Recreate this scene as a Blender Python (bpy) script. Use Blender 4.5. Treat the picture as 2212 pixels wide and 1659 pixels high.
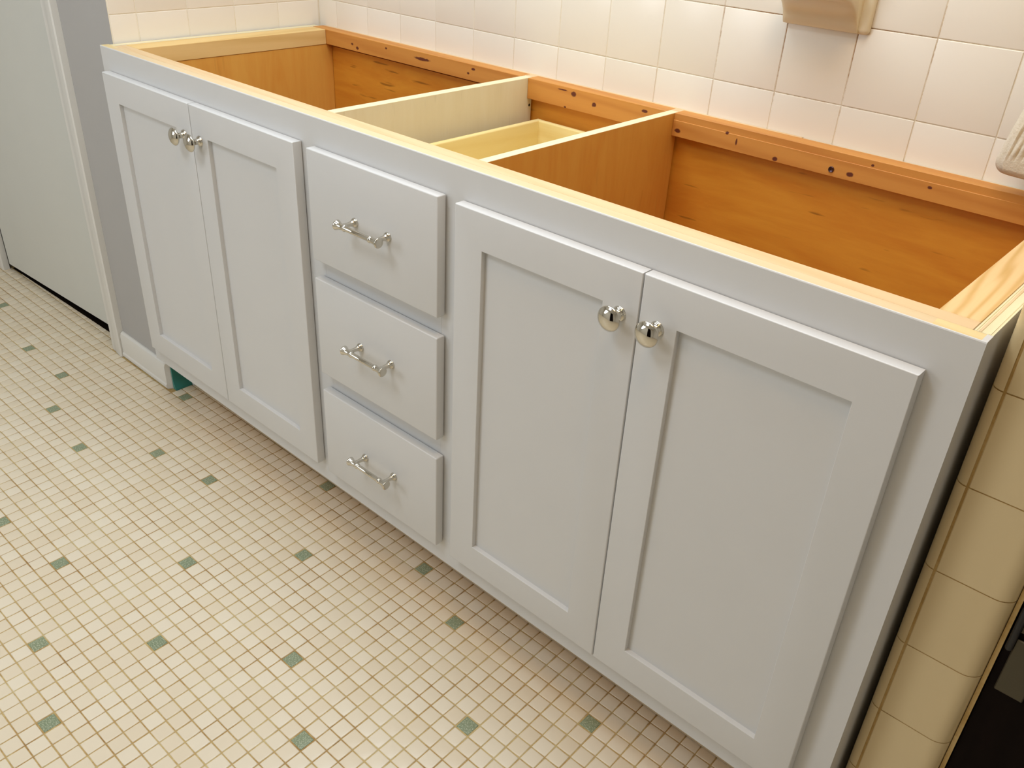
import bpy, bmesh, math, random
from mathutils import Vector, Matrix

random.seed(7)
sc = bpy.context.scene
for o in list(bpy.data.objects):
    bpy.data.objects.remove(o)
COL = sc.collection

# ------------------------------------------------------------------ camera
cam_d = bpy.data.cameras.new('camera')
cam = bpy.data.objects.new('camera', cam_d)
COL.objects.link(cam)
cam.location = (1.98087, -0.87036, 1.24861)
cam.rotation_euler = (1.03467, -0.04845, 0.7436)
cam_d.sensor_fit = 'HORIZONTAL'
cam_d.sensor_width = 36.0
cam_d.lens = 1882.68 * 36.0 / 2212.0
cam_d.clip_start = 0.02
sc.camera = cam

# ------------------------------------------------------------------ world, lamps, exposure
world = bpy.data.worlds.new('world')
sc.world = world
world.use_nodes = True
world.node_tree.nodes['Background'].inputs[0].default_value = (0.75, 0.82, 1.0, 1)
world.node_tree.nodes['Background'].inputs[1].default_value = 0.15

def area(name, loc, target, sx, sy, power, color):
    d = bpy.data.lights.new(name, 'AREA')
    d.shape = 'RECTANGLE'
    d.size, d.size_y = sx, sy
    d.energy = power
    d.color = color
    o = bpy.data.objects.new(name, d)
    COL.objects.link(o)
    o.location = loc
    o.rotation_euler = (Vector(target) - Vector(loc)).to_track_quat('-Z', 'Y').to_euler()
    return o

# the broad lamp over the basins (above the frame), and daylight from the window on the far side of the room
area('vanity_lamp', (1.05, 0.12, 2.05), (1.05, 0.09, 0.0), 1.40, 0.62, 15.8, (0.80, 0.905, 1.0))
area('ceiling_lamp', (0.75, -1.20, 2.38), (0.75, -0.70, 0.0), 0.6, 0.6, 14.0, (0.86, 0.93, 1.0))
area('window_daylight', (-0.25, -2.25, 1.50), (0.85, 0.0, 0.60), 1.0, 1.2, 16.5, (0.88, 0.935, 1.0))
area('warm_fill', (1.72, -0.40, 2.25), (1.6, 0.1, 0.5), 0.4, 0.4, 5.5, (1.0, 0.62, 0.26))  # unseen warm fill, added to tint the right end

vs = sc.view_settings
vs.view_transform = 'Standard'
vs.look = 'None'
vs.gamma = 1.0
vs.use_curve_mapping = False
vs.exposure = 0.0
sc.cycles.use_denoising = True
sc.cycles.max_bounces = 10
sc.cycles.diffuse_bounces = 6

# ------------------------------------------------------------------ materials
def new_mat(name):
    m = bpy.data.materials.new(name)
    m.use_nodes = True
    nt = m.node_tree
    return m, nt, nt.nodes['Principled BSDF']

def N(nt, kind, **kw):
    n = nt.nodes.new(kind)
    for k, v in kw.items():
        setattr(n, k, v)
    return n

def math_n(nt, op, a, b=None, c=None):
    n = N(nt, 'ShaderNodeMath', operation=op)
    for i, v in enumerate((a, b, c)):
        if v is None:
            continue
        if isinstance(v, (int, float)):
            n.inputs[i].default_value = v
        else:
            nt.links.new(v, n.inputs[i])
    return n.outputs[0]

def mix_rgb(nt, fac, a, b, blend='MIX'):
    n = N(nt, 'ShaderNodeMix', data_type='RGBA', blend_type=blend)
    for sock, v in ((n.inputs[0], fac), (n.inputs[6], a), (n.inputs[7], b)):
        if isinstance(v, (int, float)):
            sock.default_value = v
        elif isinstance(v, tuple):
            sock.default_value = (*v[:3], 1)
        else:
            nt.links.new(v, sock)
    return n.outputs[2]

def noise(nt, vec, scale, detail=3.0, rough=0.5, dist=0.0):
    n = N(nt, 'ShaderNodeTexNoise')
    n.inputs['Scale'].default_value = scale
    n.inputs['Detail'].default_value = detail
    n.inputs['Roughness'].default_value = rough
    n.inputs['Distortion'].default_value = dist
    nt.links.new(vec, n.inputs['Vector'])
    return n.outputs['Fac']

def mapping(nt, vec, scale=(1, 1, 1), loc=(0, 0, 0), rot=(0, 0, 0)):
    n = N(nt, 'ShaderNodeMapping')
    n.inputs['Scale'].default_value = scale
    n.inputs['Location'].default_value = loc
    n.inputs['Rotation'].default_value = rot
    nt.links.new(vec, n.inputs['Vector'])
    return n.outputs[0]

def ramp(nt, fac, stops):
    n = N(nt, 'ShaderNodeValToRGB')
    el = n.color_ramp.elements
    while len(el) < len(stops):
        el.new(0.5)
    for e, (p, c) in zip(el, stops):
        e.position = p
        e.color = (*c[:3], 1) if isinstance(c, tuple) else (c, c, c, 1)
    nt.links.new(fac, n.inputs[0])
    return n.outputs[0]

def coords(nt):
    return N(nt, 'ShaderNodeTexCoord').outputs['Object']

def bump(nt, bsdf, height, strength, dist):
    b = N(nt, 'ShaderNodeBump')
    b.inputs['Strength'].default_value = strength
    b.inputs['Distance'].default_value = dist
    nt.links.new(height, b.inputs['Height'])
    nt.links.new(b.outputs[0], bsdf.inputs['Normal'])

def paint(name, col, rough=0.4, orange=0.02):
    m, nt, p = new_mat(name)
    co = coords(nt)
    f = noise(nt, co, 9.0, 3)
    c2 = tuple(x * 0.96 for x in col)
    nt.links.new(mix_rgb(nt, f, col, c2), p.inputs['Base Color'])
    p.inputs['Roughness'].default_value = rough
    bump(nt, p, noise(nt, co, 260.0, 2), orange, 0.002)
    return m

def wood(name, light, dark, axis='x', scale=1.0, knots=(), rough=0.55, spec=0.5, figure=0.5, spread=1.0, knot_col=(0.115, 0.020, 0.006)):
    """Straight-grained softwood. Grain runs along `axis`. Each knot is (x, z, rx, rz) in metres."""
    m, nt, p = new_mat(name)
    co = coords(nt)
    s = {'x': (1.2, 16, 16), 'y': (16, 1.2, 16), 'z': (16, 16, 1.2)}[axis]
    base = mapping(nt, co, tuple(v * scale for v in s))
    warp = noise(nt, mapping(nt, co, tuple(v * scale * 0.35 for v in s)), 1.5, 2)
    rings = N(nt, 'ShaderNodeTexWave', wave_type='BANDS', bands_direction='DIAGONAL')
    rings.inputs['Scale'].default_value = 0.9 * spread
    rings.inputs['Distortion'].default_value = 7.0
    rings.inputs['Detail'].default_value = 2.0
    rings.inputs['Detail Scale'].default_value = 0.7
    nt.links.new(base, rings.inputs['Vector'])
    fine = noise(nt, mapping(nt, co, tuple(v * scale * 5 for v in s)), 2.0, 4, 0.6)
    t = math_n(nt, 'MULTIPLY', math_n(nt, 'POWER', rings.outputs['Fac'], 2.2), figure)
    t = math_n(nt, 'ADD', t, math_n(nt, 'MULTIPLY', math_n(nt, 'SUBTRACT', fine, 0.45), 0.55))
    t = math_n(nt, 'ADD', t, math_n(nt, 'MULTIPLY', math_n(nt, 'SUBTRACT', warp, 0.5), 0.5))
    cl = N(nt, 'ShaderNodeClamp')
    nt.links.new(t, cl.inputs[0])
    col = mix_rgb(nt, cl.outputs[0], light, dark)
    if knots:
        sep = N(nt, 'ShaderNodeSeparateXYZ')
        nt.links.new(co, sep.inputs[0])
        wob = math_n(nt, 'MULTIPLY', math_n(nt, 'SUBTRACT', noise(nt, co, 120.0, 2), 0.5), 0.9)
        total = None
        for (kx, kz, rx, rz) in knots:
            dx = math_n(nt, 'DIVIDE', math_n(nt, 'SUBTRACT', sep.outputs[0], kx), rx)
            dz = math_n(nt, 'DIVIDE', math_n(nt, 'SUBTRACT', sep.outputs[2], kz), rz)
            d = math_n(nt, 'SQRT', math_n(nt, 'ADD', math_n(nt, 'MULTIPLY', dx, dx), math_n(nt, 'MULTIPLY', dz, dz)))
            d = math_n(nt, 'ADD', d, wob)
            r = N(nt, 'ShaderNodeMapRange', interpolation_type='SMOOTHSTEP')
            r.inputs['From Min'].default_value = 0.70
            r.inputs['From Max'].default_value = 1.15
            r.inputs['To Min'].default_value = 1.0
            r.inputs['To Max'].default_value = 0.0
            nt.links.new(d, r.inputs[0])
            total = r.outputs[0] if total is None else math_n(nt, 'MAXIMUM', total, r.outputs[0])
        col = mix_rgb(nt, total, col, knot_col)
    nt.links.new(col, p.inputs['Base Color'])
    p.inputs['Roughness'].default_value = rough
    p.inputs['Specular IOR Level'].default_value = spec
    bump(nt, p, fine, 0.08, 0.002)
    return m

def plywood(name, light, dark, axis='x', seed=0.0, flecks=0.0):
    """Birch veneer face: broad figure with short dark flecks."""
    m, nt, p = new_mat(name)
    co = mapping(nt, coords(nt), loc=(seed, seed * 0.7, seed * 1.3))
    s = {'x': (1.0, 5.0, 5.0), 'y': (5.0, 1.0, 5.0), 'z': (5, 5, 1)}[axis]
    broad = noise(nt, mapping(nt, co, s), 3.5, 5, 0.55, 1.2)
    sf = tuple(v * 9 if v > 1 else v * 5 for v in s)
    fine = noise(nt, mapping(nt, co, sf), 2.5, 4, 0.6)
    sk = {'x': (9, 70, 70), 'y': (70, 9, 70), 'z': (70, 70, 9)}[axis]
    fl = noise(nt, mapping(nt, co, sk), 1.0, 2, 0.5)
    fleck = ramp(nt, fl, [(0.665, 0.0), (0.73, 1.0)])
    t = math_n(nt, 'ADD', math_n(nt, 'MULTIPLY', broad, 0.8), math_n(nt, 'MULTIPLY', fine, 0.3))
    col = ramp(nt, t, [(0.3, light), (0.8, dark)])
    col = mix_rgb(nt, math_n(nt, 'MULTIPLY', fleck, flecks), col, tuple(v * 0.35 for v in dark))
    nt.links.new(col, p.inputs['Base Color'])
    p.inputs['Roughness'].default_value = 0.45
    bump(nt, p, fine, 0.05, 0.002)
    return m

def tile_mat(name, a, b, rough, spec=0.5, speck=None, wear=None):
    m, nt, p = new_mat(name)
    oi = N(nt, 'ShaderNodeObjectInfo')
    geo = N(nt, 'ShaderNodeNewGeometry')
    r = math_n(nt, 'FRACT', math_n(nt, 'ADD', oi.outputs['Random'], geo.outputs['Random Per Island']))
    col = mix_rgb(nt, r, a, b)
    pos = geo.outputs['Position']
    if speck:
        f = noise(nt, pos, 420.0, 3, 0.7)
        col = mix_rgb(nt, ramp(nt, f, [(0.50, 0.0), (0.62, 1.0)]), col, speck)
    if wear:
        f = noise(nt, pos, 5.0, 3, 0.6)
        col = mix_rgb(nt, ramp(nt, f, [(0.45, 0.0), (0.75, 1.0)]), col, wear)
    nt.links.new(col, p.inputs['Base Color'])
    p.inputs['Roughness'].default_value = rough
    p.inputs['Specular IOR Level'].default_value = spec
    return m

def grout_mat(name, cols, scale, stain=None):
    m, nt, p = new_mat(name)
    co = N(nt, 'ShaderNodeNewGeometry').outputs['Position']
    f = noise(nt, co, scale, 4, 0.65)
    g = noise(nt, co, scale * 14, 2, 0.6)
    t = math_n(nt, 'ADD', math_n(nt, 'MULTIPLY', f, 0.75), math_n(nt, 'MULTIPLY', g, 0.3))
    k = len(cols)
    col = ramp(nt, t, [(0.30 + 0.42 * i / (k - 1), c) for i, c in enumerate(cols)])
    if stain:                                            # rusty run-off below the soap dish
        sx, sz, rx, rz = stain
        sep = N(nt, 'ShaderNodeSeparateXYZ')
        nt.links.new(co, sep.inputs[0])
        dx = math_n(nt, 'DIVIDE', math_n(nt, 'SUBTRACT', sep.outputs[0], sx), rx)
        dz = math_n(nt, 'DIVIDE', math_n(nt, 'SUBTRACT', sep.outputs[2], sz), rz)
        d = math_n(nt, 'SQRT', math_n(nt, 'ADD', math_n(nt, 'MULTIPLY', dx, dx), math_n(nt, 'MULTIPLY', dz, dz)))
        d = math_n(nt, 'ADD', d, math_n(nt, 'MULTIPLY', math_n(nt, 'SUBTRACT', g, 0.5), 1.2))
        col = mix_rgb(nt, ramp(nt, d, [(0.25, 0.9), (1.0, 0.0)]), col, (0.30, 0.13, 0.025))
    nt.links.new(col, p.inputs['Base Color'])
    p.inputs['Roughness'].default_value = 0.9
    return m

def metal(name, col, rough):
    m, nt, p = new_mat(name)
    p.inputs['Metallic'].default_value = 1.0
    f = noise(nt, coords(nt), 60.0, 2)
    nt.links.new(mix_rgb(nt, f, col, tuple(x * 0.95 for x in col)), p.inputs['Base Color'])
    p.inputs['Roughness'].default_value = rough
    return m

M = {}
M['cab'] = paint('cabinet_paint', (0.66, 0.66, 0.655), 0.38, 0.015)
M['toe'] = wood('toe_kick_board', (0.62, 0.50, 0.33), (0.50, 0.38, 0.22), 'x', 1.0)
M['pine'] = wood('pine_top', (0.73, 0.53, 0.305), (0.62, 0.40, 0.18), 'x', 1.0, figure=0.35, spread=1.6)
M['pine_y'] = wood('pine_right', (0.80, 0.56, 0.28), (0.62, 0.38, 0.125), 'y', 0.9, figure=0.85, spread=3.0)
M['pine_pale'] = wood('pine_edge', (0.72, 0.56, 0.345), (0.63, 0.45, 0.23), 'x', 1.0, figure=0.25)
M['pine_end'] = wood('pine_end_grain', (0.78, 0.62, 0.32), (0.62, 0.45, 0.18), 'x', 2.0, figure=0.3)
rail_l, rail_d = (0.61, 0.265, 0.050), (0.47, 0.165, 0.023)
M['rail_l'] = wood('pine_rail_left_bay', rail_l, rail_d, 'x', 1.0, figure=0.45, knots=[
    (0.182, 0.8568, .0045, .003), (0.201, 0.850, .0055, .004), (0.308, 0.866, .004, .0025), (0.434, 0.8613, .026, .0035),
    (0.582, 0.8558, .004, .0025), (0.598, 0.8663, .006, .0025)])
M['rail_m'] = wood('pine_rail_middle_bay', rail_l, rail_d, 'x', 1.0, figure=0.45, knots=[
    (0.878, 0.866, .0065, .005), (0.931, 0.855, .0055, .0045), (0.8584, 0.8370, .003, .002), (0.850, 0.869, .014, .0016), (1.05, 0.866, .007, .003)])
M['rail_r'] = wood('pine_rail_right_bay', rail_l, rail_d, 'x', 1.0, figure=0.45, knots=[
    (1.2276, 0.8636, .004, .003), (1.2485, 0.852, .002, .006), (1.3256, 0.8403, .005, .004), (1.4589, 0.8455, .006, .004),
    (1.4909, 0.8677, .0025, .002), (1.585, 0.8562, .0035, .0025), (1.127, 0.846, .007, .004)])
M['rail_side'] = wood('pine_side_cleat', (0.78, 0.55, 0.23), (0.64, 0.40, 0.12), 'y', 1.0, figure=0.45)
M['ply_x'] = plywood('plywood_back', (0.73, 0.335, 0.036), (0.57, 0.195, 0.016), 'x', 0.0, 0.7)
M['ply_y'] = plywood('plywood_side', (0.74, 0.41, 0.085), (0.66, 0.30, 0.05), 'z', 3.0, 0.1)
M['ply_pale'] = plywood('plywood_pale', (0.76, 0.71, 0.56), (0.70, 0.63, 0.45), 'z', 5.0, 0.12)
M['ply_edge'] = wood('plywood_edge', (0.80, 0.715, 0.47), (0.72, 0.62, 0.35), 'y', 2.0, figure=0.25)
M['drawer'] = wood('drawer_box_pine', (0.80, 0.66, 0.30), (0.70, 0.52, 0.17), 'y', 1.0, figure=0.3)
M['drawer_x'] = wood('drawer_back_pine', (0.80, 0.66, 0.30), (0.66, 0.46, 0.14), 'x', 1.0, figure=0.4)
M['chrome'] = metal('polished_nickel', (0.66, 0.63, 0.56), 0.05)
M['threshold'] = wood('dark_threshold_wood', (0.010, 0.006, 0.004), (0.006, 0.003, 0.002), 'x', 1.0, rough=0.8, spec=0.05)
M['steel'] = metal('dull_steel', (0.11, 0.10, 0.075), 0.5)
M['screw'] = metal('dark_screw', (0.12, 0.08, 0.10), 0.35)
M['grey_wall'] = paint('grey_wall_paint', (0.44, 0.43, 0.42), 0.7, 0.03)
M['trim'] = paint('white_trim_paint', (0.74, 0.73, 0.69), 0.35, 0.01)
M['door'] = paint('door_paint', (0.66, 0.67, 0.63), 0.4, 0.012)
M['ceiling'] = paint('ceiling_paint', (0.82, 0.815, 0.80), 0.8, 0.02)
M['room'] = paint('room_wall_paint', (0.74, 0.725, 0.69), 0.8, 0.02)
M['tile'] = tile_mat('cream_wall_tile', (0.82, 0.77, 0.68), (0.79, 0.735, 0.64), 0.22)
M['grout'] = grout_mat('wall_grout', [(0.70, 0.60, 0.41), (0.77, 0.70, 0.57), (0.80, 0.75, 0.65)], 14, stain=(1.335, 1.055, 0.26, 0.14))
M['tile_dimmed'] = tile_mat('cream_tile_dimmed', (0.64, 0.51, 0.295), (0.61, 0.48, 0.27), 0.25)  # same cream tile, with its dim warm light mixed into the colour
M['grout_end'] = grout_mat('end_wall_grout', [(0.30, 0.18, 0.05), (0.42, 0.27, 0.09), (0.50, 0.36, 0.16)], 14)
M['teal'] = tile_mat('teal_base_tile', (0.030, 0.29, 0.26), (0.024, 0.22, 0.20), 0.25)
M['floor_tile'] = tile_mat('cream_mosaic_tile', (0.78, 0.70, 0.555), (0.735, 0.635, 0.475), 0.30, 0.5)
M['green_tile'] = tile_mat('green_mosaic_tile', (0.225, 0.27, 0.165), (0.19, 0.245, 0.15), 0.35, 0.5, speck=(0.46, 0.49, 0.36))
M['floor_grout'] = grout_mat('floor_grout', [(0.22, 0.11, 0.03), (0.40, 0.25, 0.085), (0.52, 0.39, 0.17), (0.58, 0.48, 0.26)], 9)
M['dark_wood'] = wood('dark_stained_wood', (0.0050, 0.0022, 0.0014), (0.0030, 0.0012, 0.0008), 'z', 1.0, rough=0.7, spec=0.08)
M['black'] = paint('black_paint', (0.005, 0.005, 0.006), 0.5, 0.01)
M['ceramic'] = tile_mat('cream_ceramic', (0.78, 0.70, 0.52), (0.78, 0.70, 0.52), 0.18)
m, nt, p = new_mat('towel_cotton')
co = coords(nt)
nt.links.new(mix_rgb(nt, noise(nt, co, 300, 3, 0.7), (0.80, 0.74, 0.62), (0.60, 0.52, 0.38)), p.inputs['Base Color'])
p.inputs['Roughness'].default_value = 0.95
bump(nt, p, noise(nt, co, 420, 3, 0.7), 0.45, 0.002)
M['towel'] = m

# ------------------------------------------------------------------ mesh helpers
def bm_box(bm, x0, x1, y0, y1, z0, z1, bevel=0.0, seg=1):
    """Axis-aligned box joined into bm."""
    t = bmesh.new()
    bmesh.ops.create_cube(t, size=1.0)
    for v in t.verts:
        v.co = ((x0 + x1) / 2 + v.co.x * (x1 - x0), (y0 + y1) / 2 + v.co.y * (y1 - y0), (z0 + z1) / 2 + v.co.z * (z1 - z0))
    if bevel > 0:
        bmesh.ops.bevel(t, geom=list(t.edges), offset=bevel, segments=seg, profile=0.5, affect='EDGES')
    me = bpy.data.meshes.new('tmp')
    t.to_mesh(me)
    t.free()
    bm.from_mesh(me)
    bpy.data.meshes.remove(me)

def bm_prism(bm, prof, axis, a0, a1, cap=True):
    """Closed 2D profile swept along an axis. For axis x the profile is (y,z); for y (x,z); for z (x,y)."""
    def P(u, w, a):
        return {'x': (a, u, w), 'y': (u, a, w), 'z': (u, w, a)}[axis]
    A = [bm.verts.new(P(u, w, a0)) for u, w in prof]
    B = [bm.verts.new(P(u, w, a1)) for u, w in prof]
    n = len(prof)
    for i in range(n):
        bm.faces.new((A[i], A[(i + 1) % n], B[(i + 1) % n], B[i]))
    if cap:
        bm.faces.new(A[::-1])
        bm.faces.new(B)
    bmesh.ops.recalc_face_normals(bm, faces=bm.faces[:])

def bm_lathe(bm, prof, origin, axis, seg=32):
    """Profile [(radius, distance along axis)] spun about an axis through origin."""
    ax = Vector(axis).normalized()
    u = ax.orthogonal().normalized()
    w = ax.cross(u)
    o = Vector(origin)
    rings = []
    for r, d in prof:
        if r < 1e-6:
            rings.append([bm.verts.new(o + ax * d)])
        else:
            rings.append([bm.verts.new(o + ax * d + (u * math.cos(2 * math.pi * k / seg) + w * math.sin(2 * math.pi * k / seg)) * r) for k in range(seg)])
    for A, B in zip(rings, rings[1:]):
        if len(A) == 1 and len(B) == 1:
            continue
        for k in range(seg):
            k2 = (k + 1) % seg
            if len(A) == 1:
                bm.faces.new((A[0], B[k2], B[k]))
            elif len(B) == 1:
                bm.faces.new((A[k], A[k2], B[0]))
            else:
                bm.faces.new((A[k], A[k2], B[k2], B[k]))
    bmesh.ops.recalc_face_normals(bm, faces=bm.faces[:])

def smooth_profile(pts, n=4):
    """Catmull-Rom refinement of a lathe profile."""
    out = []
    for i in range(len(pts) - 1):
        p0 = pts[max(i - 1, 0)]; p1 = pts[i]; p2 = pts[i + 1]; p3 = pts[min(i + 2, len(pts) - 1)]
        for k in range(n):
            t = k / n
            out.append(tuple(max(0.0, 0.5 * (2 * b + (c - a) * t + (2 * a - 5 * b + 4 * c - d) * t * t + (3 * b - a - 3 * c + d) * t ** 3)) if j == 0 else
                             0.5 * (2 * b + (c - a) * t + (2 * a - 5 * b + 4 * c - d) * t * t + (3 * b - a - 3 * c + d) * t ** 3)
                             for j, (a, b, c, d) in enumerate(zip(p0, p1, p2, p3))))
    out.append(pts[-1])
    return out

def link(name, bm, mats, parent=None, smooth=False, angle=None, kind=None, label=None):
    me = bpy.data.meshes.new(name)
    bm.to_mesh(me)
    bm.free()
    for mt in (mats if isinstance(mats, (list, tuple)) else [mats]):
        me.materials.append(mt)
    if smooth:
        me.shade_smooth()
        if angle is not None:
            try:
                me.set_sharp_from_angle(angle=math.radians(angle))
            except Exception:
                pass
    o = bpy.data.objects.new(name, me)
    COL.objects.link(o)
    if parent is not None:
        adopt(o, parent)
    if kind:
        o['kind'] = kind
    if label:
        o['label'] = label
    return o

def adopt(o, parent):
    """Parent o while leaving it where it stands (all parents here are unrotated and unscaled)."""
    o.parent = parent
    t = Vector((0, 0, 0))
    q = parent
    while q is not None:
        t += Vector(q.location)
        break
    base = WORLD_LOC.get(parent.name, Vector(parent.location))
    o.matrix_parent_inverse = Matrix.Translation(-base)
    WORLD_LOC[o.name] = Vector(o.location)

WORLD_LOC = {}

def empty(name, loc, label, cat, group=None):
    o = bpy.data.objects.new(name, None)
    COL.objects.link(o)
    o.location = loc
    o.empty_display_size = 0.05
    WORLD_LOC[name] = Vector(loc)
    o['label'] = label
    o['category'] = cat
    if group:
        o['group'] = group
    return o

def box_obj(name, dims, mat, parent=None, bevel=0.0, seg=1, **kw):
    bm = bmesh.new()
    bm_box(bm, *dims, bevel, seg)
    return link(name, bm, mat, parent, smooth=bevel > 0 and seg > 1, angle=40, **kw)

def structure(name, dims, mat, label=None):
    return box_obj(name, dims, mat, kind='structure', label=label)

# ------------------------------------------------------------------ room shell
YB = 0.577        # face of the tiles on the back wall
YG = 0.5786       # grout plane of the back wall
TP = 0.12088      # wall tile pitch
X0, ZA = 0.67674, 0.93852

wall_back = structure('wall_back', (-1.6, 3.2, YG, YG + 0.1, 0, 2.45), M['grout'], 'cream tiled back wall behind the open cabinet')
wall_left = structure('wall_left', (-0.314, -0.0016, 0.030, YG, 0, 2.45), M['grey_wall'], 'grey painted wall end with a tiled return beside the cabinet')
wall_right = structure('wall_right', (1.8470, 1.9150, 0.0600, YG, 0, 2.45), M['grout_end'], 'narrow tiled wall end right of the cabinet')
wall_front = structure('wall_front', (-1.6, 3.2, -2.50, -2.40, 0, 2.45), M['room'])
wall_west = structure('wall_far_left', (-1.60, -1.50, -2.40, YG, 0, 2.45), M['room'])
wall_east = structure('wall_far_right', (3.10, 3.20, -2.40, YG, 0, 2.45), M['room'])
structure('reflection_panel', (1.15, 2.00, -2.4, -2.365, 0.0, 2.03), M['dark_wood'], 'dark panel added behind the camera for reflections in the metal')  # unseen, added so the knobs and pulls reflect something dark
ceiling = structure('ceiling', (-1.6, 3.2, -2.5, 0.68, 2.45, 2.5), M['ceiling'])
wall_hall = structure('wall_doorway', (-1.5, -1.09, 0.030, 0.13, 0, 2.45), M['grey_wall'])
wall_header = structure('wall_over_doorway', (-1.09, -0.314, 0.030, 0.13, 2.03, 2.45), M['grey_wall'])

# ---- wall tiles: one pillowed mesh per size, objects share it
def pillow_tile(w, h, t, r, name, mat, seg=2):
    """Tile lying in the x-z plane, facing -y, centre at origin on its back face."""
    bm = bmesh.new()
    prof = [(0.0, 0.0)] + [(r - r * math.cos(math.pi / 2 * k / seg), t - r * 0.55 + r * 0.55 * math.sin(math.pi / 2 * k / seg)) for k in range(seg + 1)]
    loops = []
    for inset, d in prof:
        a, b = w / 2 - inset, h / 2 - inset
        loops.append([bm.verts.new((x, -d, z)) for x, z in ((-a, -b), (a, -b), (a, b), (-a, b))])
    for A, B in zip(loops, loops[1:]):
        for k in range(4):
            bm.faces.new((A[k], A[(k + 1) % 4], B[(k + 1) % 4], B[k]))
    bm.faces.new(loops[-1])
    bmesh.ops.recalc_face_normals(bm, faces=bm.faces[:])
    me = bpy.data.meshes.new(name)
    bm.to_mesh(me)
    bm.free()
    me.materials.append(mat)
    me.shade_smooth()
    me.set_sharp_from_angle(angle=math.radians(35))
    return me

def place(name, me, loc, rot, parent, label=None):
    o = bpy.data.objects.new(name, me)
    COL.objects.link(o)
    o.location = loc
    o.rotation_euler = rot
    adopt(o, parent)
    if label:
        o['label'] = label
    return o

TW = TP - 0.0013
cols = [X0 + TP * (i + 0.5) for i in range(-5, 10)]
me_tile = pillow_tile(TW, TW, 0.0066, 0.0026, 'tile', M['tile'])
me_cut = pillow_tile(0.0705, TW, 0.0066, 0.0026, 'tile', M['tile'])
jit = lambda s: random.uniform(-s, s)
for r in range(-1, 5):
    zc = ZA + TP * (r + 0.5)
    place('tile', me_cut, (0.0364, YG + 0.005, zc), (0, 0, 0), wall_back)
    for i, xc in enumerate(cols):
        if xc + TP / 2 > 1.845:
            continue
        if r == 1 and abs(xc - (X0 + TP * 5.5)) < 0.01:
            continue                                    # the soap dish takes this tile's place
        place('tile', me_tile, (xc, YG + 0.005 + jit(0.0002), zc), (jit(0.0025), 0, jit(0.0025)), wall_back)
box_obj('grout_bed', (-0.0016, -0.0012, 0.0302, YG, 0.0, 2.44), M['grout'], wall_left)
# tiled return of the left wall, facing +x
zl = 0.9335
for r in range(-1, 5):
    for k in range(5):
        yc = YB - TP * (k + 0.5) - 0.001
        if yc - TP / 2 < 0.028:
            w = (yc + TP / 2) - 0.031
            if w < 0.02:
                continue
            mm = pillow_tile(w - 0.0016, TW, 0.0066, 0.0026, 'tile', M['tile'])
            yc = 0.031 + w / 2
        else:
            mm = me_tile
        place('tile', mm, (-0.0066, yc, zl + TP * (r + 0.5)), (jit(0.002), 0, math.pi / 2), wall_left)
# teal cove tiles at the foot of that return
def cove_tile(y0, y1):
    bm = bmesh.new()
    prof = [(-0.002, 0.0), (0.013, 0.0), (0.0128, 0.004), (0.0095, 0.010), (0.0055, 0.018), (0.0035, 0.028), (0.0030, 0.098), (0.0015, 0.102), (-0.002, 0.102)]
    bm_prism(bm, prof, 'y', y0, y1)
    return bm
yy = 0.031
while yy < 0.5:
    link('base_tile', cove_tile(yy, yy + 0.1185), M['teal'], wall_left, smooth=True, angle=40, label='teal cove tile at the foot of the wall')
    yy += 0.12

# ---- tiled end of the right wall: a narrow quarter-round strip and a wide bullnose tile per row
for k in range(-6, 8):
    zt_ = 0.8112 - TP * k
    za, zb_ = zt_ - TP + 0.0009, zt_ - 0.0009
    if zb_ < 0.02:
        continue
    za = max(za, 0.001)
    bm = bmesh.new()
    arc = [(1.8508 - 0.0132 * math.cos(t), 0.0582 - 0.0132 * math.sin(t)) for t in [math.pi / 2 * q / 6 for q in range(7)]]
    prof = [(1.8376, 0.165)] + arc + [(1.8509, 0.0475), (1.846, 0.0475), (1.846, 0.165)]
    bm_prism(bm, prof, 'z', za, zb_)
    link('bullnose_tile', bm, M['tile_dimmed'], wall_right, smooth=True, angle=40)
    bm = bmesh.new()
    arc = [(1.9170 + 0.0215 * math.sin(t), 0.0665 - 0.0215 * math.cos(t)) for t in [math.pi / 2 * q / 8 for q in range(9)]]
    prof = [(1.8530, 0.0480), (1.8532, 0.0462), (1.8545, 0.0450)] + arc + [(1.9385, 0.090), (1.925, 0.090), (1.925, 0.0620), (1.8530, 0.0620)]
    bm_prism(bm, prof, 'z', za, zb_)
    link('tile', bm, M['tile_dimmed'], wall_right, smooth=True, angle=40)

bm = bmesh.new()
arc = [(1.8508 - 0.0123 * math.cos(t), 0.0582 - 0.0123 * math.sin(t)) for t in [math.pi / 2 * q / 6 for q in range(7)]]
bm_prism(bm, [(1.8385, 0.165)] + arc + [(1.8600, 0.0459), (1.8600, 0.165)], 'z', 0.0, 1.75)
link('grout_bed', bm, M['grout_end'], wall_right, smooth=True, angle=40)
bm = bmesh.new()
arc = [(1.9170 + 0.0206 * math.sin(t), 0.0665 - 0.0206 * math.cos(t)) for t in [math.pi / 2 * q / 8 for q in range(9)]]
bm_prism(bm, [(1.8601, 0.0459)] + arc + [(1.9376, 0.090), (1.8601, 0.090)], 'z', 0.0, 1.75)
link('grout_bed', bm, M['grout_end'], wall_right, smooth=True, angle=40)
trim_edge = structure('trim_3', (1.9386, 1.9436, 0.0600, 0.075, 0, 2.0), M['grout_end'], 'thin pale strip along the edge of the right tiled wall')
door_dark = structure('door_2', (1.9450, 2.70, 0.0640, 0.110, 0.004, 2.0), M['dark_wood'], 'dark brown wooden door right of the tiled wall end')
wall_beyond = structure('wall_beyond_door', (1.9445, 3.1, 0.1101, 0.16, 0, 2.45), M['room'])

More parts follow.
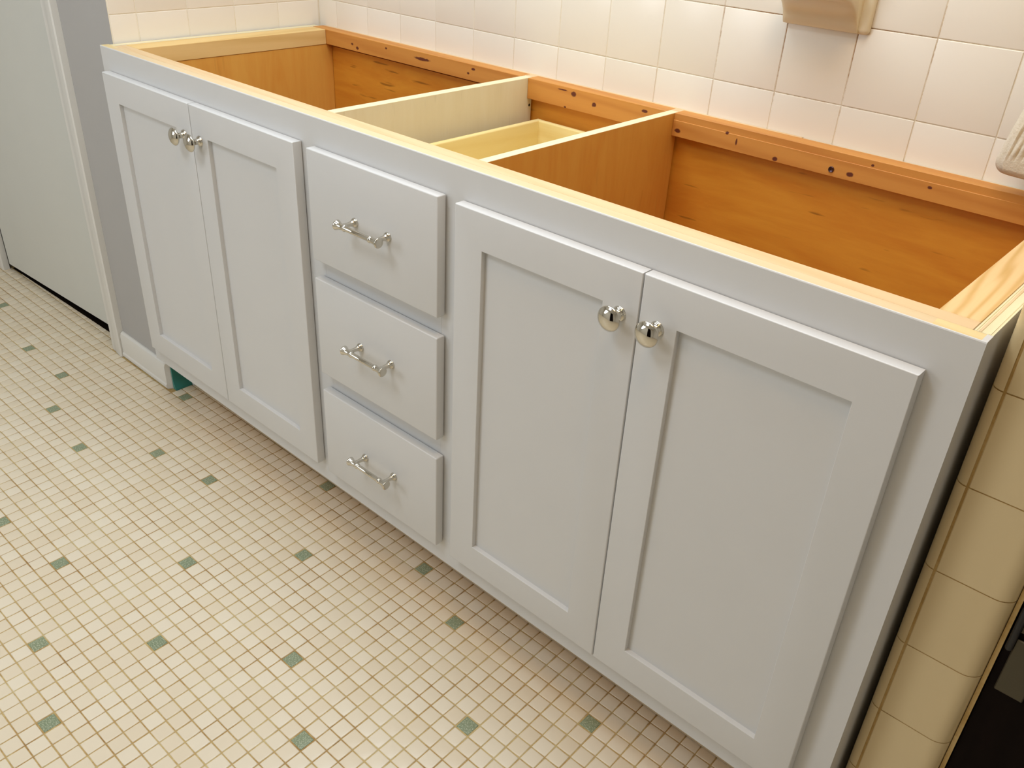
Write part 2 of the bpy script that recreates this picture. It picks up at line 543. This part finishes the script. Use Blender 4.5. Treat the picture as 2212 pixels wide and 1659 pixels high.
# hinge leaves on the dark door
bm = bmesh.new()
for za, zb_ in ((0.44, 0.522), (0.532, 0.62)):
    bm_box(bm, 1.9535, 1.985, 0.0600, 0.0639, za, zb_, 0.0012)
hinge = link('hinge', bm, M['steel'], door_dark, label='dull steel hinge')
bm = bmesh.new()
bm_lathe(bm, [(0, 0.0), (0.0035, 0.0), (0.0042, 0.002), (0.0042, 0.060), (0.0035, 0.063), (0, 0.064)], (1.9500, 0.0585, 0.505), (0, 0, 1), 12)
link('hinge_pin', bm, M['black'], hinge, smooth=True, angle=40, label='black hinge pin')

# ---- doorway at the left: casings, baseboard, door
bm = bmesh.new()
bm_prism(bm, [(-0.316, 0.0299), (-0.316, 0.020), (-0.311, 0.0165), (-0.295, 0.0170), (-0.289, 0.0145), (-0.258, 0.0125), (-0.254, 0.0150), (-0.2525, 0.0299)], 'z', 0.0, 2.05)
link('trim_1', bm, M['trim'], kind='structure', smooth=True, angle=25, label='white casing up the right side of the doorway')
bm = bmesh.new()
bm_prism(bm, [(-1.118, 0.0299), (-1.118, 0.014), (-1.112, 0.010), (-1.074, 0.008), (-1.068, 0.012), (-1.068, 0.0299)], 'z', 0.0, 2.05)
link('trim_2', bm, M['trim'], kind='structure', smooth=True, angle=25, label='white casing up the left side of the doorway')
bm = bmesh.new()
bm_prism(bm, [(0.0299, 0.0), (0.0195, 0.0), (0.0165, 0.004), (0.0165, 0.012), (0.0190, 0.016), (0.0190, 0.066), (0.0215, 0.074), (0.0265, 0.078), (0.0299, 0.078)], 'x', -0.2515, -0.004)
for v in bm.verts:                                       # eased outer end of the board
    if v.co.x > -0.01 and v.co.y < 0.025:
        v.co.x -= 0.006
link('baseboard_left', bm, M['trim'], kind='structure', smooth=True, angle=25, label='white baseboard along the grey wall end')
# jamb lining of the doorway
box_obj('trim_4', (-0.3190, -0.3142, 0.0200, 0.130, 0, 2.03), M['trim'], kind='structure')

bm = bmesh.new()
bm_box(bm, -0.735, 0.0, 0.0, 0.035, 0.022, 2.02, 0.002)
door1 = link('door_1', bm, M['door'], kind='structure', label='plain pale door closing the doorway with a dark gap under it')
door1.location = (-0.3205, 0.0655, 0.0)
door1.rotation_euler = (0, 0, 0.052)
bm = bmesh.new()
bm_prism(bm, [(-1.0675, 0.0390), (-0.3195, 0.0610), (-0.3195, 0.449), (-1.0675, 0.449)], 'z', -0.001, 0.0006)
link('threshold', bm, M['threshold'], kind='structure', label='dark wooden threshold under the pale door')
# wall behind the doorway, coloured black to paint in the darkness there
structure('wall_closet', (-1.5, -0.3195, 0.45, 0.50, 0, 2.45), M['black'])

# ------------------------------------------------------------------ floor mosaic
floor = structure('floor', (-1.6, 3.2, -2.5, 0.7, -0.06, -0.0012), M['floor_grout'], 'cream mosaic tile floor with scattered green tiles')
EX, EY = (0.02979554, 0.00024504), (-0.00082375, 0.02980001)
OX, OY = 0.0691498, -0.05552132            # lattice offset, in tiles
GREEN = [(-16, -5), (-9, -5), (-4, -8), (2, 1), (3, -9), (8, -5), (14, -4), (21, 2), (15, -16), (21, -10), (26, -4), (33, 1), (21, -20), (26, -15),
         (33, -10), (38, -1), (38, -13), (44, -6), (49, -1), (27, -22), (3, -21), (8, -17), (-4, -20), (-9, -17), (-16, -17), (45, -18), (50, -13), (56, -10), (62, -5), (-21, -8), (-27, -3), (-28, -15), (33, -27), (15, -28)]
gset = set(GREEN)
def tile_xy(i, j):
    a, b = i - OX, j - OY
    return (a * EX[0] + b * EY[0], a * EX[1] + b * EY[1])
def mosaic(bm, cx, cy, dz=0.0, rot=0.0, tilt=(0, 0), s=0.02775):
    h = s / 2
    c, sn = math.cos(rot), math.sin(rot)
    loops = []
    for ins, z in ((0.0, -0.0030), (0.0, -0.0010), (0.0008, -0.00025), (0.0019, 0.0)):
        a = h - ins
        L = []
        for x, y in ((-a, -a), (a, -a), (a, a), (-a, a)):
            L.append(bm.verts.new((cx + x * c - y * sn, cy + x * sn + y * c, z + dz + x * tilt[0] + y * tilt[1])))
        loops.append(L)
    for A, B in zip(loops, loops[1:]):
        for k in range(4):
            f = bm.faces.new((A[k], A[(k + 1) % 4], B[(k + 1) % 4], B[k]))
            f.smooth = True
    f = bm.faces.new(loops[-1])
    f.smooth = True
cw, sw = math.cos(0.0), 0.0
# camera-facing size decides which tiles are parts of their own
Rm = cam.rotation_euler.to_matrix()
fpx = 1882.68
def seen(x, y):
    q = Rm.transposed() @ (Vector((x, y, 0)) - cam.location)
    if q.z >= -0.05:
        return None
    u, w = 1106 + fpx * q.x / -q.z, 829.5 - fpx * q.y / -q.z
    if not (-20 < u < 2232 and -20 < w < 1679):
        return None
    return -q.z
cells = []
for i in range(-52, 108):
    for j in range(-80, 6):
        x, y = tile_xy(i, j)
        if x < -1.49 or x > 3.08 or y < -2.38 or y > 0.16:
            continue
        if y > 0.022 and (x < -0.001 and x > -0.31):        # under the wall end
            continue
        if y > 0.0610 + (x + 0.3195) * 0.0294 + 0.012 and (x < -0.3):
            continue
        cells.append((i, j, x, y, seen(x, y)))
# a tile is hidden when the cabinet stands in front of it
def hidden(x, y):
    if y < -0.02:
        return False
    c = cam.location
    t = (0.108 - 0) / (c.z)                              # height of the cabinet's lower edge on the sight line
    yy_ = y + (c.y - y) * t
    return yy_ > 0.0 and x > 0.03
vis = sorted([c for c in cells if c[4] is not None and not hidden(c[2], c[3]) and (c[0], c[1]) not in gset], key=lambda c: c[4])
own = set((c[0], c[1]) for c in vis[:276])
bmt = bmesh.new(); mosaic(bmt, 0, 0)
me_m = bpy.data.meshes.new('tile'); bmt.to_mesh(me_m); bmt.free(); me_m.materials.append(M['floor_tile'])
bmt = bmesh.new(); mosaic(bmt, 0, 0, s=0.0268)
me_g = bpy.data.meshes.new('green_tile'); bmt.to_mesh(me_g); bmt.free(); me_g.materials.append(M['green_tile'])
field = bmesh.new()
for (i, j, x, y, d) in cells:
    rz = 0.018 + jit(0.008)
    tl = (jit(0.010), jit(0.010))
    pos = (x + jit(0.00025), y + jit(0.00025), jit(0.00018))
    if (i, j) in gset and d is not None:
        place('green_tile', me_g, pos, (tl[1], -tl[0], rz), floor, 'green speckled mosaic tile')
    elif (i, j) in own:
        place('tile', me_m, pos, (tl[1], -tl[0], rz), floor)
    else:
        mosaic(field, pos[0], pos[1], pos[2], rz, tl)
link('tile_field', field, M['floor_tile'], floor, kind='stuff')

# ------------------------------------------------------------------ the cabinet
H, ZB = 0.876, 0.1082
XW = 1.829
cab = empty('vanity_cabinet', (XW / 2, 0.28, 0.0), 'white double vanity cabinet without its top, open bare-wood bays, against the tiled wall', 'cabinet')

def frame_part(name, dims, top_mat=None, bevel=0.00025):
    """Painted board of the face frame; its sawn top edge may be bare wood."""
    bm = bmesh.new()
    x0, x1, y0, y1, z0, z1 = dims
    if top_mat:                                          # painted front wraps over an eased top edge
        e = 0.0016
        bm_prism(bm, [(y0, z0), (y1, z0), (y1, z1), (y0 + e, z1), (y0 + e * 0.35, z1 - e * 0.25), (y0, z1 - e)], 'x', x0, x1 if x1 < XW else x1 - 0.0058)
        if x1 >= XW:                                     # paint also covers the outer end of the last stile
            bm_prism(bm, [(y0, z0), (y1, z0), (y1, z1), (y0 + e, z1), (y0 + e * 0.35, z1 - e * 0.25), (y0, z1 - e)], 'x', x1 - 0.0058, x1)
    else:
        bm_box(bm, *dims, bevel)
    bm.normal_update()
    for f in bm.faces:
        if top_mat and f.normal.z > 0.99 and not (x1 >= XW and f.calc_center_median().x > XW - 0.0058):
            f.material_index = 1
    return link(name, bm, [M['cab'], top_mat or M['cab']], cab)

FT = 0.0190                                             # thickness of the face frame
frame_part('stile', (0.0005, 0.046, 0, FT, ZB, H), M['pine_end'])
frame_part('stile', (1.7750, XW, 0, FT, ZB, H), M['pine_end'])
frame_part('top_rail', (0.0460, 1.7750, 0, FT, 0.8080, H), M['pine_pale'])
frame_part('stile', (0.7080, 0.7660, 0, FT, 0.1660, 0.8080))
frame_part('stile', (1.0680, 1.1240, 0, FT, 0.1660, 0.8080))
frame_part('drawer_rail', (0.7660, 1.0680, 0, FT, 0.590, 0.632))
frame_part('drawer_rail', (0.7660, 1.0680, 0, FT, 0.352, 0.396))
frame_part('bottom_rail', (0.0460, 1.7750, 0, FT, ZB, 0.1660))

# sides: left is hidden behind its cleat, right shows its plywood layers on top
bm = bmesh.new()
bm_prism(bm, [(FT, ZB), (0.078, ZB), (0.078, 0.0005), (0.556, 0.0005), (0.556, H), (FT, H)], 'x', 0.0060, 0.0240)
bm.normal_update()
for f in bm.faces:
    if f.normal.z > 0.99 and f.calc_center_median().z > 0.8:
        f.material_index = 1
link('side_panel', bm, [M['cab'], M['ply_edge']], cab)
bm = bmesh.new()
bm_prism(bm, [(FT + 0.0004, ZB), (0.078, ZB), (0.078, 0.0005), (0.556, 0.0005), (0.556, H), (FT + 0.0004, H)], 'x', 1.8105, XW - 0.0004)
bm.normal_update()
for f in bm.faces:
    if f.normal.z > 0.99:
        f.material_index = 1
side_r = link('side_panel', bm, [M['cab'], M['ply_edge']], cab)
# proud face veneers of the sawn edge
for xa, xb, mt in ((1.8105, 1.8128, 'ply_edge'), (1.8142, 1.8172, 'pine_pale'), (1.8240, 1.8262, 'ply_edge')):
    box_obj('ply_layer', (xa, xb, FT + 0.001, 0.555, H - 0.002, H + 0.0005), M[mt], side_r, 0.0002)

# inner liners (plywood) of the two bays' outer ends
box_obj('liner_panel', (0.0245, 0.0762, 0.0450, 0.555, 0.130, 0.8405), M['ply_y'], cab)
box_obj('liner_panel', (1.7672, 1.8100, 0.0450, 0.555, 0.130, 0.8400), M['ply_y'], cab)

# top strips between the sides
box_obj('side_cleat', (0.0243, 0.0775, 0.0452, 0.5368, 0.8412, H - 0.0002), [M['rail_side']], cab, 0.0008)
box_obj('front_stringer', (0.0243, 1.8097, FT + 0.0012, 0.0445, 0.790, H - 0.0003), M['pine'], cab, 0.0008)
bm = bmesh.new()
bm_box(bm, 1.7675, 1.8098, 0.0448, 0.5368, 0.8405, H - 0.0003, 0.0008)
link('side_cleat', bm, M['pine_y'], cab)

# dividers
def divider(x0, x1, mats):
    """Plywood partition: its two faces and its sawn edges each have a material slot."""
    bm = bmesh.new()
    bm_box(bm, x0, x1, 0.0450, 0.5520, 0.130, H - 0.0004, 0.0004)
    bm.normal_update()
    for f in bm.faces:
        if f.normal.x > 0.9:
            f.material_index = 1
        elif f.normal.z > 0.5 or abs(f.normal.y) > 0.9:
            f.material_index = 2
    return link('divider_panel', bm, mats, cab)
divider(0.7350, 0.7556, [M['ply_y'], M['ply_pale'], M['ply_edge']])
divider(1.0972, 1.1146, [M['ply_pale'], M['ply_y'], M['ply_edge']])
# torn screw hole near the back of the left divider
bm = bmesh.new()
bm_lathe(bm, [(0, 0.0006), (0.0022, 0.0005), (0.0030, 0.0)], (0.7557, 0.546, 0.820), (1, 0, 0), 10)
link('screw_hole', bm, M['black'], cab)

# back rails and back panel
box_obj('back_rail', (0.0243, 0.7340, 0.5370, 0.5690, 0.8415, H), M['rail_l'], cab, 0.0007)
box_obj('back_rail', (0.7560, 1.0968, 0.5370, 0.5690, 0.8350, H), M['rail_m'], cab, 0.0007)
bm = bmesh.new()
bm_box(bm, 1.1150, 1.8095, 0.5376, 0.5690, 0.8350, H, 0.0005)
bm_box(bm, 1.1150, 1.8095, 0.5362, 0.5380, 0.8352, 0.8640, 0.0005)
rail_r = link('back_rail', bm, M['rail_r'], cab)
for (xa, xb) in ((0.7341, 0.7559), (1.0969, 1.1149)):
    box_obj('back_block', (xa, xb, 0.5522, 0.5690, 0.8352, H - 0.0003), M['pine'], cab)
box_obj('shim_strip', (0.0250, 1.3500, 0.5692, 0.5768, 0.845, H - 0.0002), M['pine'], cab)
box_obj('shim_strip', (1.3510, 1.8090, 0.5692, 0.5765, 0.845, H - 0.0012), M['pine_pale'], cab)
bm = bmesh.new()
bm_lathe(bm, [(0, 0.0004), (0.0014, 0.0004), (0.0017, 0.0014), (0.0042, 0.0022), (0.0048, 0.0016), (0.0050, 0.0)], (1.4268, 0.5365, 0.8465), (0, -1, 0), 20)
link('screw', bm, M['screw'], rail_r, smooth=True, angle=50, label='dark screw head')
box_obj('back_panel', (0.0243, 1.8095, 0.5560, 0.5640, 0.1300, 0.8345), M['ply_x'], cab)
box_obj('bottom_panel', (0.0243, 1.8095, 0.0200, 0.5555, 0.1120, 0.1290), M['ply_x'], cab)
box_obj('toe_kick', (0.0243, 1.8095, 0.0790, 0.0900, 0.0010, 0.1110), M['toe'], cab)

# ---- knobs and pulls
def knob(cx, cz, parent):
    y = -0.0194
    bm = bmesh.new()
    prof = [(0.0, 0.0), (0.0098, 0.0), (0.0100, 0.0012), (0.0094, 0.0028), (0.0078, 0.0038), (0.0062, 0.0062), (0.0056, 0.0095), (0.0062, 0.0125),
            (0.0090, 0.0155), (0.0135, 0.0182), (0.0166, 0.0206), (0.0174, 0.0222), (0.0172, 0.0236), (0.0158, 0.0252), (0.0128, 0.0275), (0.0088, 0.0292), (0.0044, 0.0302), (0.0, 0.0305)]
    bm_lathe(bm, smooth_profile(prof, 3), (cx, y, cz), (0, -1, 0), 40)
    return link('knob', bm, M['chrome'], parent, smooth=True, label='round polished metal knob')

def pull(cx, cz, parent):
    y0, yb, hs = -0.0194, -0.0194 - 0.0285, 0.0415
    bm = bmesh.new()
    post = [(0.0, 0.0), (0.0078, 0.0), (0.0081, 0.0012), (0.0078, 0.0030), (0.0062, 0.0052), (0.0046, 0.0090), (0.0039, 0.0140), (0.0040, 0.0200), (0.0046, 0.0285)]
    for s in (-1, 1):
        bm_lathe(bm, smooth_profile(post, 3), (cx + s * hs, y0, cz), (0, -1, 0), 24)
    half = [(0.0, 0.0545), (0.0060, 0.0542), (0.0084, 0.0535), (0.0089, 0.0525), (0.0084, 0.0508), (0.0066, 0.0470), (0.0054, 0.0420), (0.0050, 0.0370), (0.0049, 0.0345),
            (0.0055, 0.0338), (0.0059, 0.0328), (0.0059, 0.0310), (0.0052, 0.0302), (0.0052, 0.0292), (0.0046, 0.0280), (0.0045, 0.0)]
    prof = [(r, -d) for r, d in half] + [(r, d) for r, d in half[-2::-1]]
    bm_lathe(bm, prof, (cx, yb, cz), (1, 0, 0), 28)
    return link('pull_handle', bm, M['chrome'], parent, smooth=True, label='polished metal bar pull with flared ends')

# ---- doors
YF, YK = -0.0194, -0.0016
ZT, ZD = 0.8277, 0.1577
ST = 0.0562                                              # width of stiles and rails of a door
def door(x0, x1, kx, label):
    bm = bmesh.new()
    bv = 0.0020
    zi0, zi1 = ZD + 0.0555, ZT - 0.0575
    # one frame: outer rounded rim, flat face, square inner edge down to the panel
    def ring(xa, xb, za, zb, y):
        return [bm.verts.new((x, y, z)) for x, z in ((xa, za), (xb, za), (xb, zb), (xa, zb))]
    L = [ring(x0 + ST - 0.006, x1 - ST + 0.006, zi0 - 0.006, zi1 + 0.006, YK), ring(x0, x1, ZD, ZT, YK)]
    for k in range(5):
        t = math.pi / 2 * k / 4
        ins = bv - bv * math.cos(t)
        L.append(ring(x0 + ins, x1 - ins, ZD + ins, ZT - ins, YF + bv - bv * math.sin(t)))
    L.append(ring(x0 + ST - 0.0005, x1 - ST + 0.0005, zi0 - 0.0005, zi1 + 0.0005, YF))
    L.append(ring(x0 + ST, x1 - ST, zi0, zi1, YF + 0.0005))
    L.append(ring(x0 + ST, x1 - ST, zi0, zi1, YF + 0.0090))
    L.append(ring(x0 + ST - 0.006, x1 - ST + 0.006, zi0 - 0.006, zi1 + 0.006, YF + 0.0090))
    for A, B in zip(L, L[1:] + L[:1]):
        for k in range(4):
            bm.faces.new((A[k], A[(k + 1) % 4], B[(k + 1) % 4], B[k]))
    bmesh.ops.recalc_face_normals(bm, faces=bm.faces[:])
    d = link('door', bm, M['cab'], cab, smooth=True, angle=35, label=label)
    box_obj('door_panel', (x0 + ST - 0.005, x1 - ST + 0.005, YF + 0.0084, YF + 0.0140, zi0 - 0.005, zi1 + 0.005), M['cab'], d)
    knob(kx, 0.7622, d)
    return d
door(0.0293, 0.3788, 0.3510, None)
door(0.3806, 0.7188, 0.4085, None)
door(1.1142, 1.4455, 1.4175, None)
door(1.4475, 1.7842, 1.4755, None)

# ---- drawers: slab front, pull, and a pine box behind it
def drawer(z0, z1, zbox, hbox, zp):
    bm = bmesh.new()
    bm_box(bm, 0.7556, 1.0776, YF, YK, z0, z1, 0.0020, 3)
    d = link('drawer', bm, M['cab'], cab, smooth=True, angle=35)
    xa, xb, ya, yb = 0.7810, 1.0600, 0.0460, 0.5480
    t = 0.0125
    box_obj('box_side', (xa, xa + t, ya, yb, zbox - hbox, zbox), M['drawer'], d, 0.0035, 3)
    box_obj('box_side', (xb - t, xb, ya, yb, zbox - hbox, zbox), M['drawer'], d, 0.0035, 3)
    box_obj('box_back', (xa + t - 0.003, xb - t + 0.003, yb - t, yb - 0.0004, zbox - hbox, zbox - 0.0003), M['drawer_x'], d, 0.0035, 3)
    box_obj('box_front', (xa + t - 0.003, xb - t + 0.003, ya + 0.0004, ya + t, zbox - hbox, zbox - 0.0003), M['drawer_x'], d, 0.0035, 3)
    box_obj('box_bottom', (xa + 0.004, xb - 0.004, ya + 0.004, yb - 0.004, zbox - hbox + 0.008, zbox - hbox + 0.014), M['drawer_x'], d)
    pull(0.9215, zp, d)
    return d
drawer(0.6282, 0.8277, 0.7975, 0.130, 0.7310)
drawer(0.3939, 0.5922, 0.5700, 0.130, 0.4975)
drawer(0.1577, 0.3555, 0.3350, 0.130, 0.2560)

# ------------------------------------------------------------------ soap dish on the back wall
dish_xa, dish_xb = 1.2765, 1.4215
bm = bmesh.new()
bm_box(bm, dish_xa, dish_xb, 0.5660, YG + 0.002, 1.0490, 1.1840, 0.0075, 4)      # flange set in the wall
prof = [(0.5700, 1.0515), (0.5640, 1.0505), (0.5600, 1.0540), (0.5560, 1.0620), (0.5490, 1.0730), (0.5390, 1.0830), (0.5270, 1.0910), (0.5130, 1.0965),
        (0.5000, 1.1010), (0.4940, 1.1080), (0.4950, 1.1150), (0.5000, 1.1180), (0.5080, 1.1175), (0.5300, 1.1160), (0.5560, 1.1170), (0.5700, 1.1180)]
rows = []
XA, XB = dish_xa + 0.002, dish_xb - 0.017
for e, side in [(0.0, 0), (0.002, 0), (0.006, 0), (0.012, 0), (0.020, 0), (0.020, 1), (0.012, 1), (0.006, 1), (0.002, 1), (0.0, 1)]:
    x = XA + e if side == 0 else XB - e
    k = math.sqrt(max(0.0, 1 - (1 - e / 0.020) ** 2)) * 0.22 + 0.78
    rows.append([bm.verts.new((x, 0.5700 + (y - 0.5700) * k, z)) for y, z in prof])
for A, B in zip(rows, rows[1:]):
    for q in range(len(prof)):
        bm.faces.new((A[q], A[(q + 1) % len(prof)], B[(q + 1) % len(prof)], B[q]))
bm.faces.new(rows[0][::-1]); bm.faces.new(rows[-1])
bmesh.ops.recalc_face_normals(bm, faces=bm.faces[:])
dish = link('soap_dish', bm, M['ceramic'], smooth=True, angle=50)
dish['label'] = 'cream ceramic soap dish set into the tiled back wall'
dish['category'] = 'soap dish'

# ------------------------------------------------------------------ hanging towel at the right
bm = bmesh.new()
zs = [0.9050 + 0.0015 * k for k in range(14)] + [0.926 + 0.006 * k for k in range(48)]
rows = []
TT = 0.024                                               # thickness of the folded cloth
for z in zs:
    d = z - 0.9050                                       # height above the hem
    xl = 1.6665 + 0.185 * max(0.0, z - 0.925)
    if d < 0.017:                                        # rounded lower corner
        xl += 0.017 - math.sqrt(0.017 ** 2 - (0.017 - d) ** 2)
    xr = 1.815
    t = TT * (0.35 + 0.65 * min(1.0, math.sqrt(d / 0.009)))
    rb = min(1.0, max(0.0, (d - 0.026) / 0.006))          # cords stop above the hem
    row = []
    r = t / 2
    yc = 0.5200 + 0.004 * math.sin(z * 31)
    for k in range(9):                                   # left roll, back to front
        a = math.pi / 2 - math.pi * k / 8
        row.append((xl + r - r * math.cos(a), yc + r * math.sin(a), z))
    n = 150
    for k in range(1, n + 1):
        x = xl + r + (xr - xl - r) * k / n
        ph = (x - xl - 0.008) / 0.0088 * 2 * math.pi
        cord = abs(math.sin(ph / 2)) ** 0.6
        y = yc - r - 0.0036 * rb * (cord - 0.75) - 0.006 * math.sin((x - xl) * 28) + 0.0008 * math.sin(z * 900 + ph * 0.31) * rb * cord
        row.append((x, y, z))
    row.append((xr, yc + r, z))
    rows.append([bm.verts.new(p) for p in row])
for A, B in zip(rows, rows[1:]):
    m_ = len(A)
    for q in range(m_):
        bm.faces.new((A[q], A[(q + 1) % m_], B[(q + 1) % m_], B[q]))
bm.faces.new(rows[0]); bm.faces.new(rows[-1])
bmesh.ops.recalc_face_normals(bm, faces=bm.faces[:])
towel = link('towel', bm, M['towel'], smooth=True, angle=60)
towel['label'] = 'cream ribbed cotton towel hanging by the back wall above the right bay'
towel['category'] = 'towel'
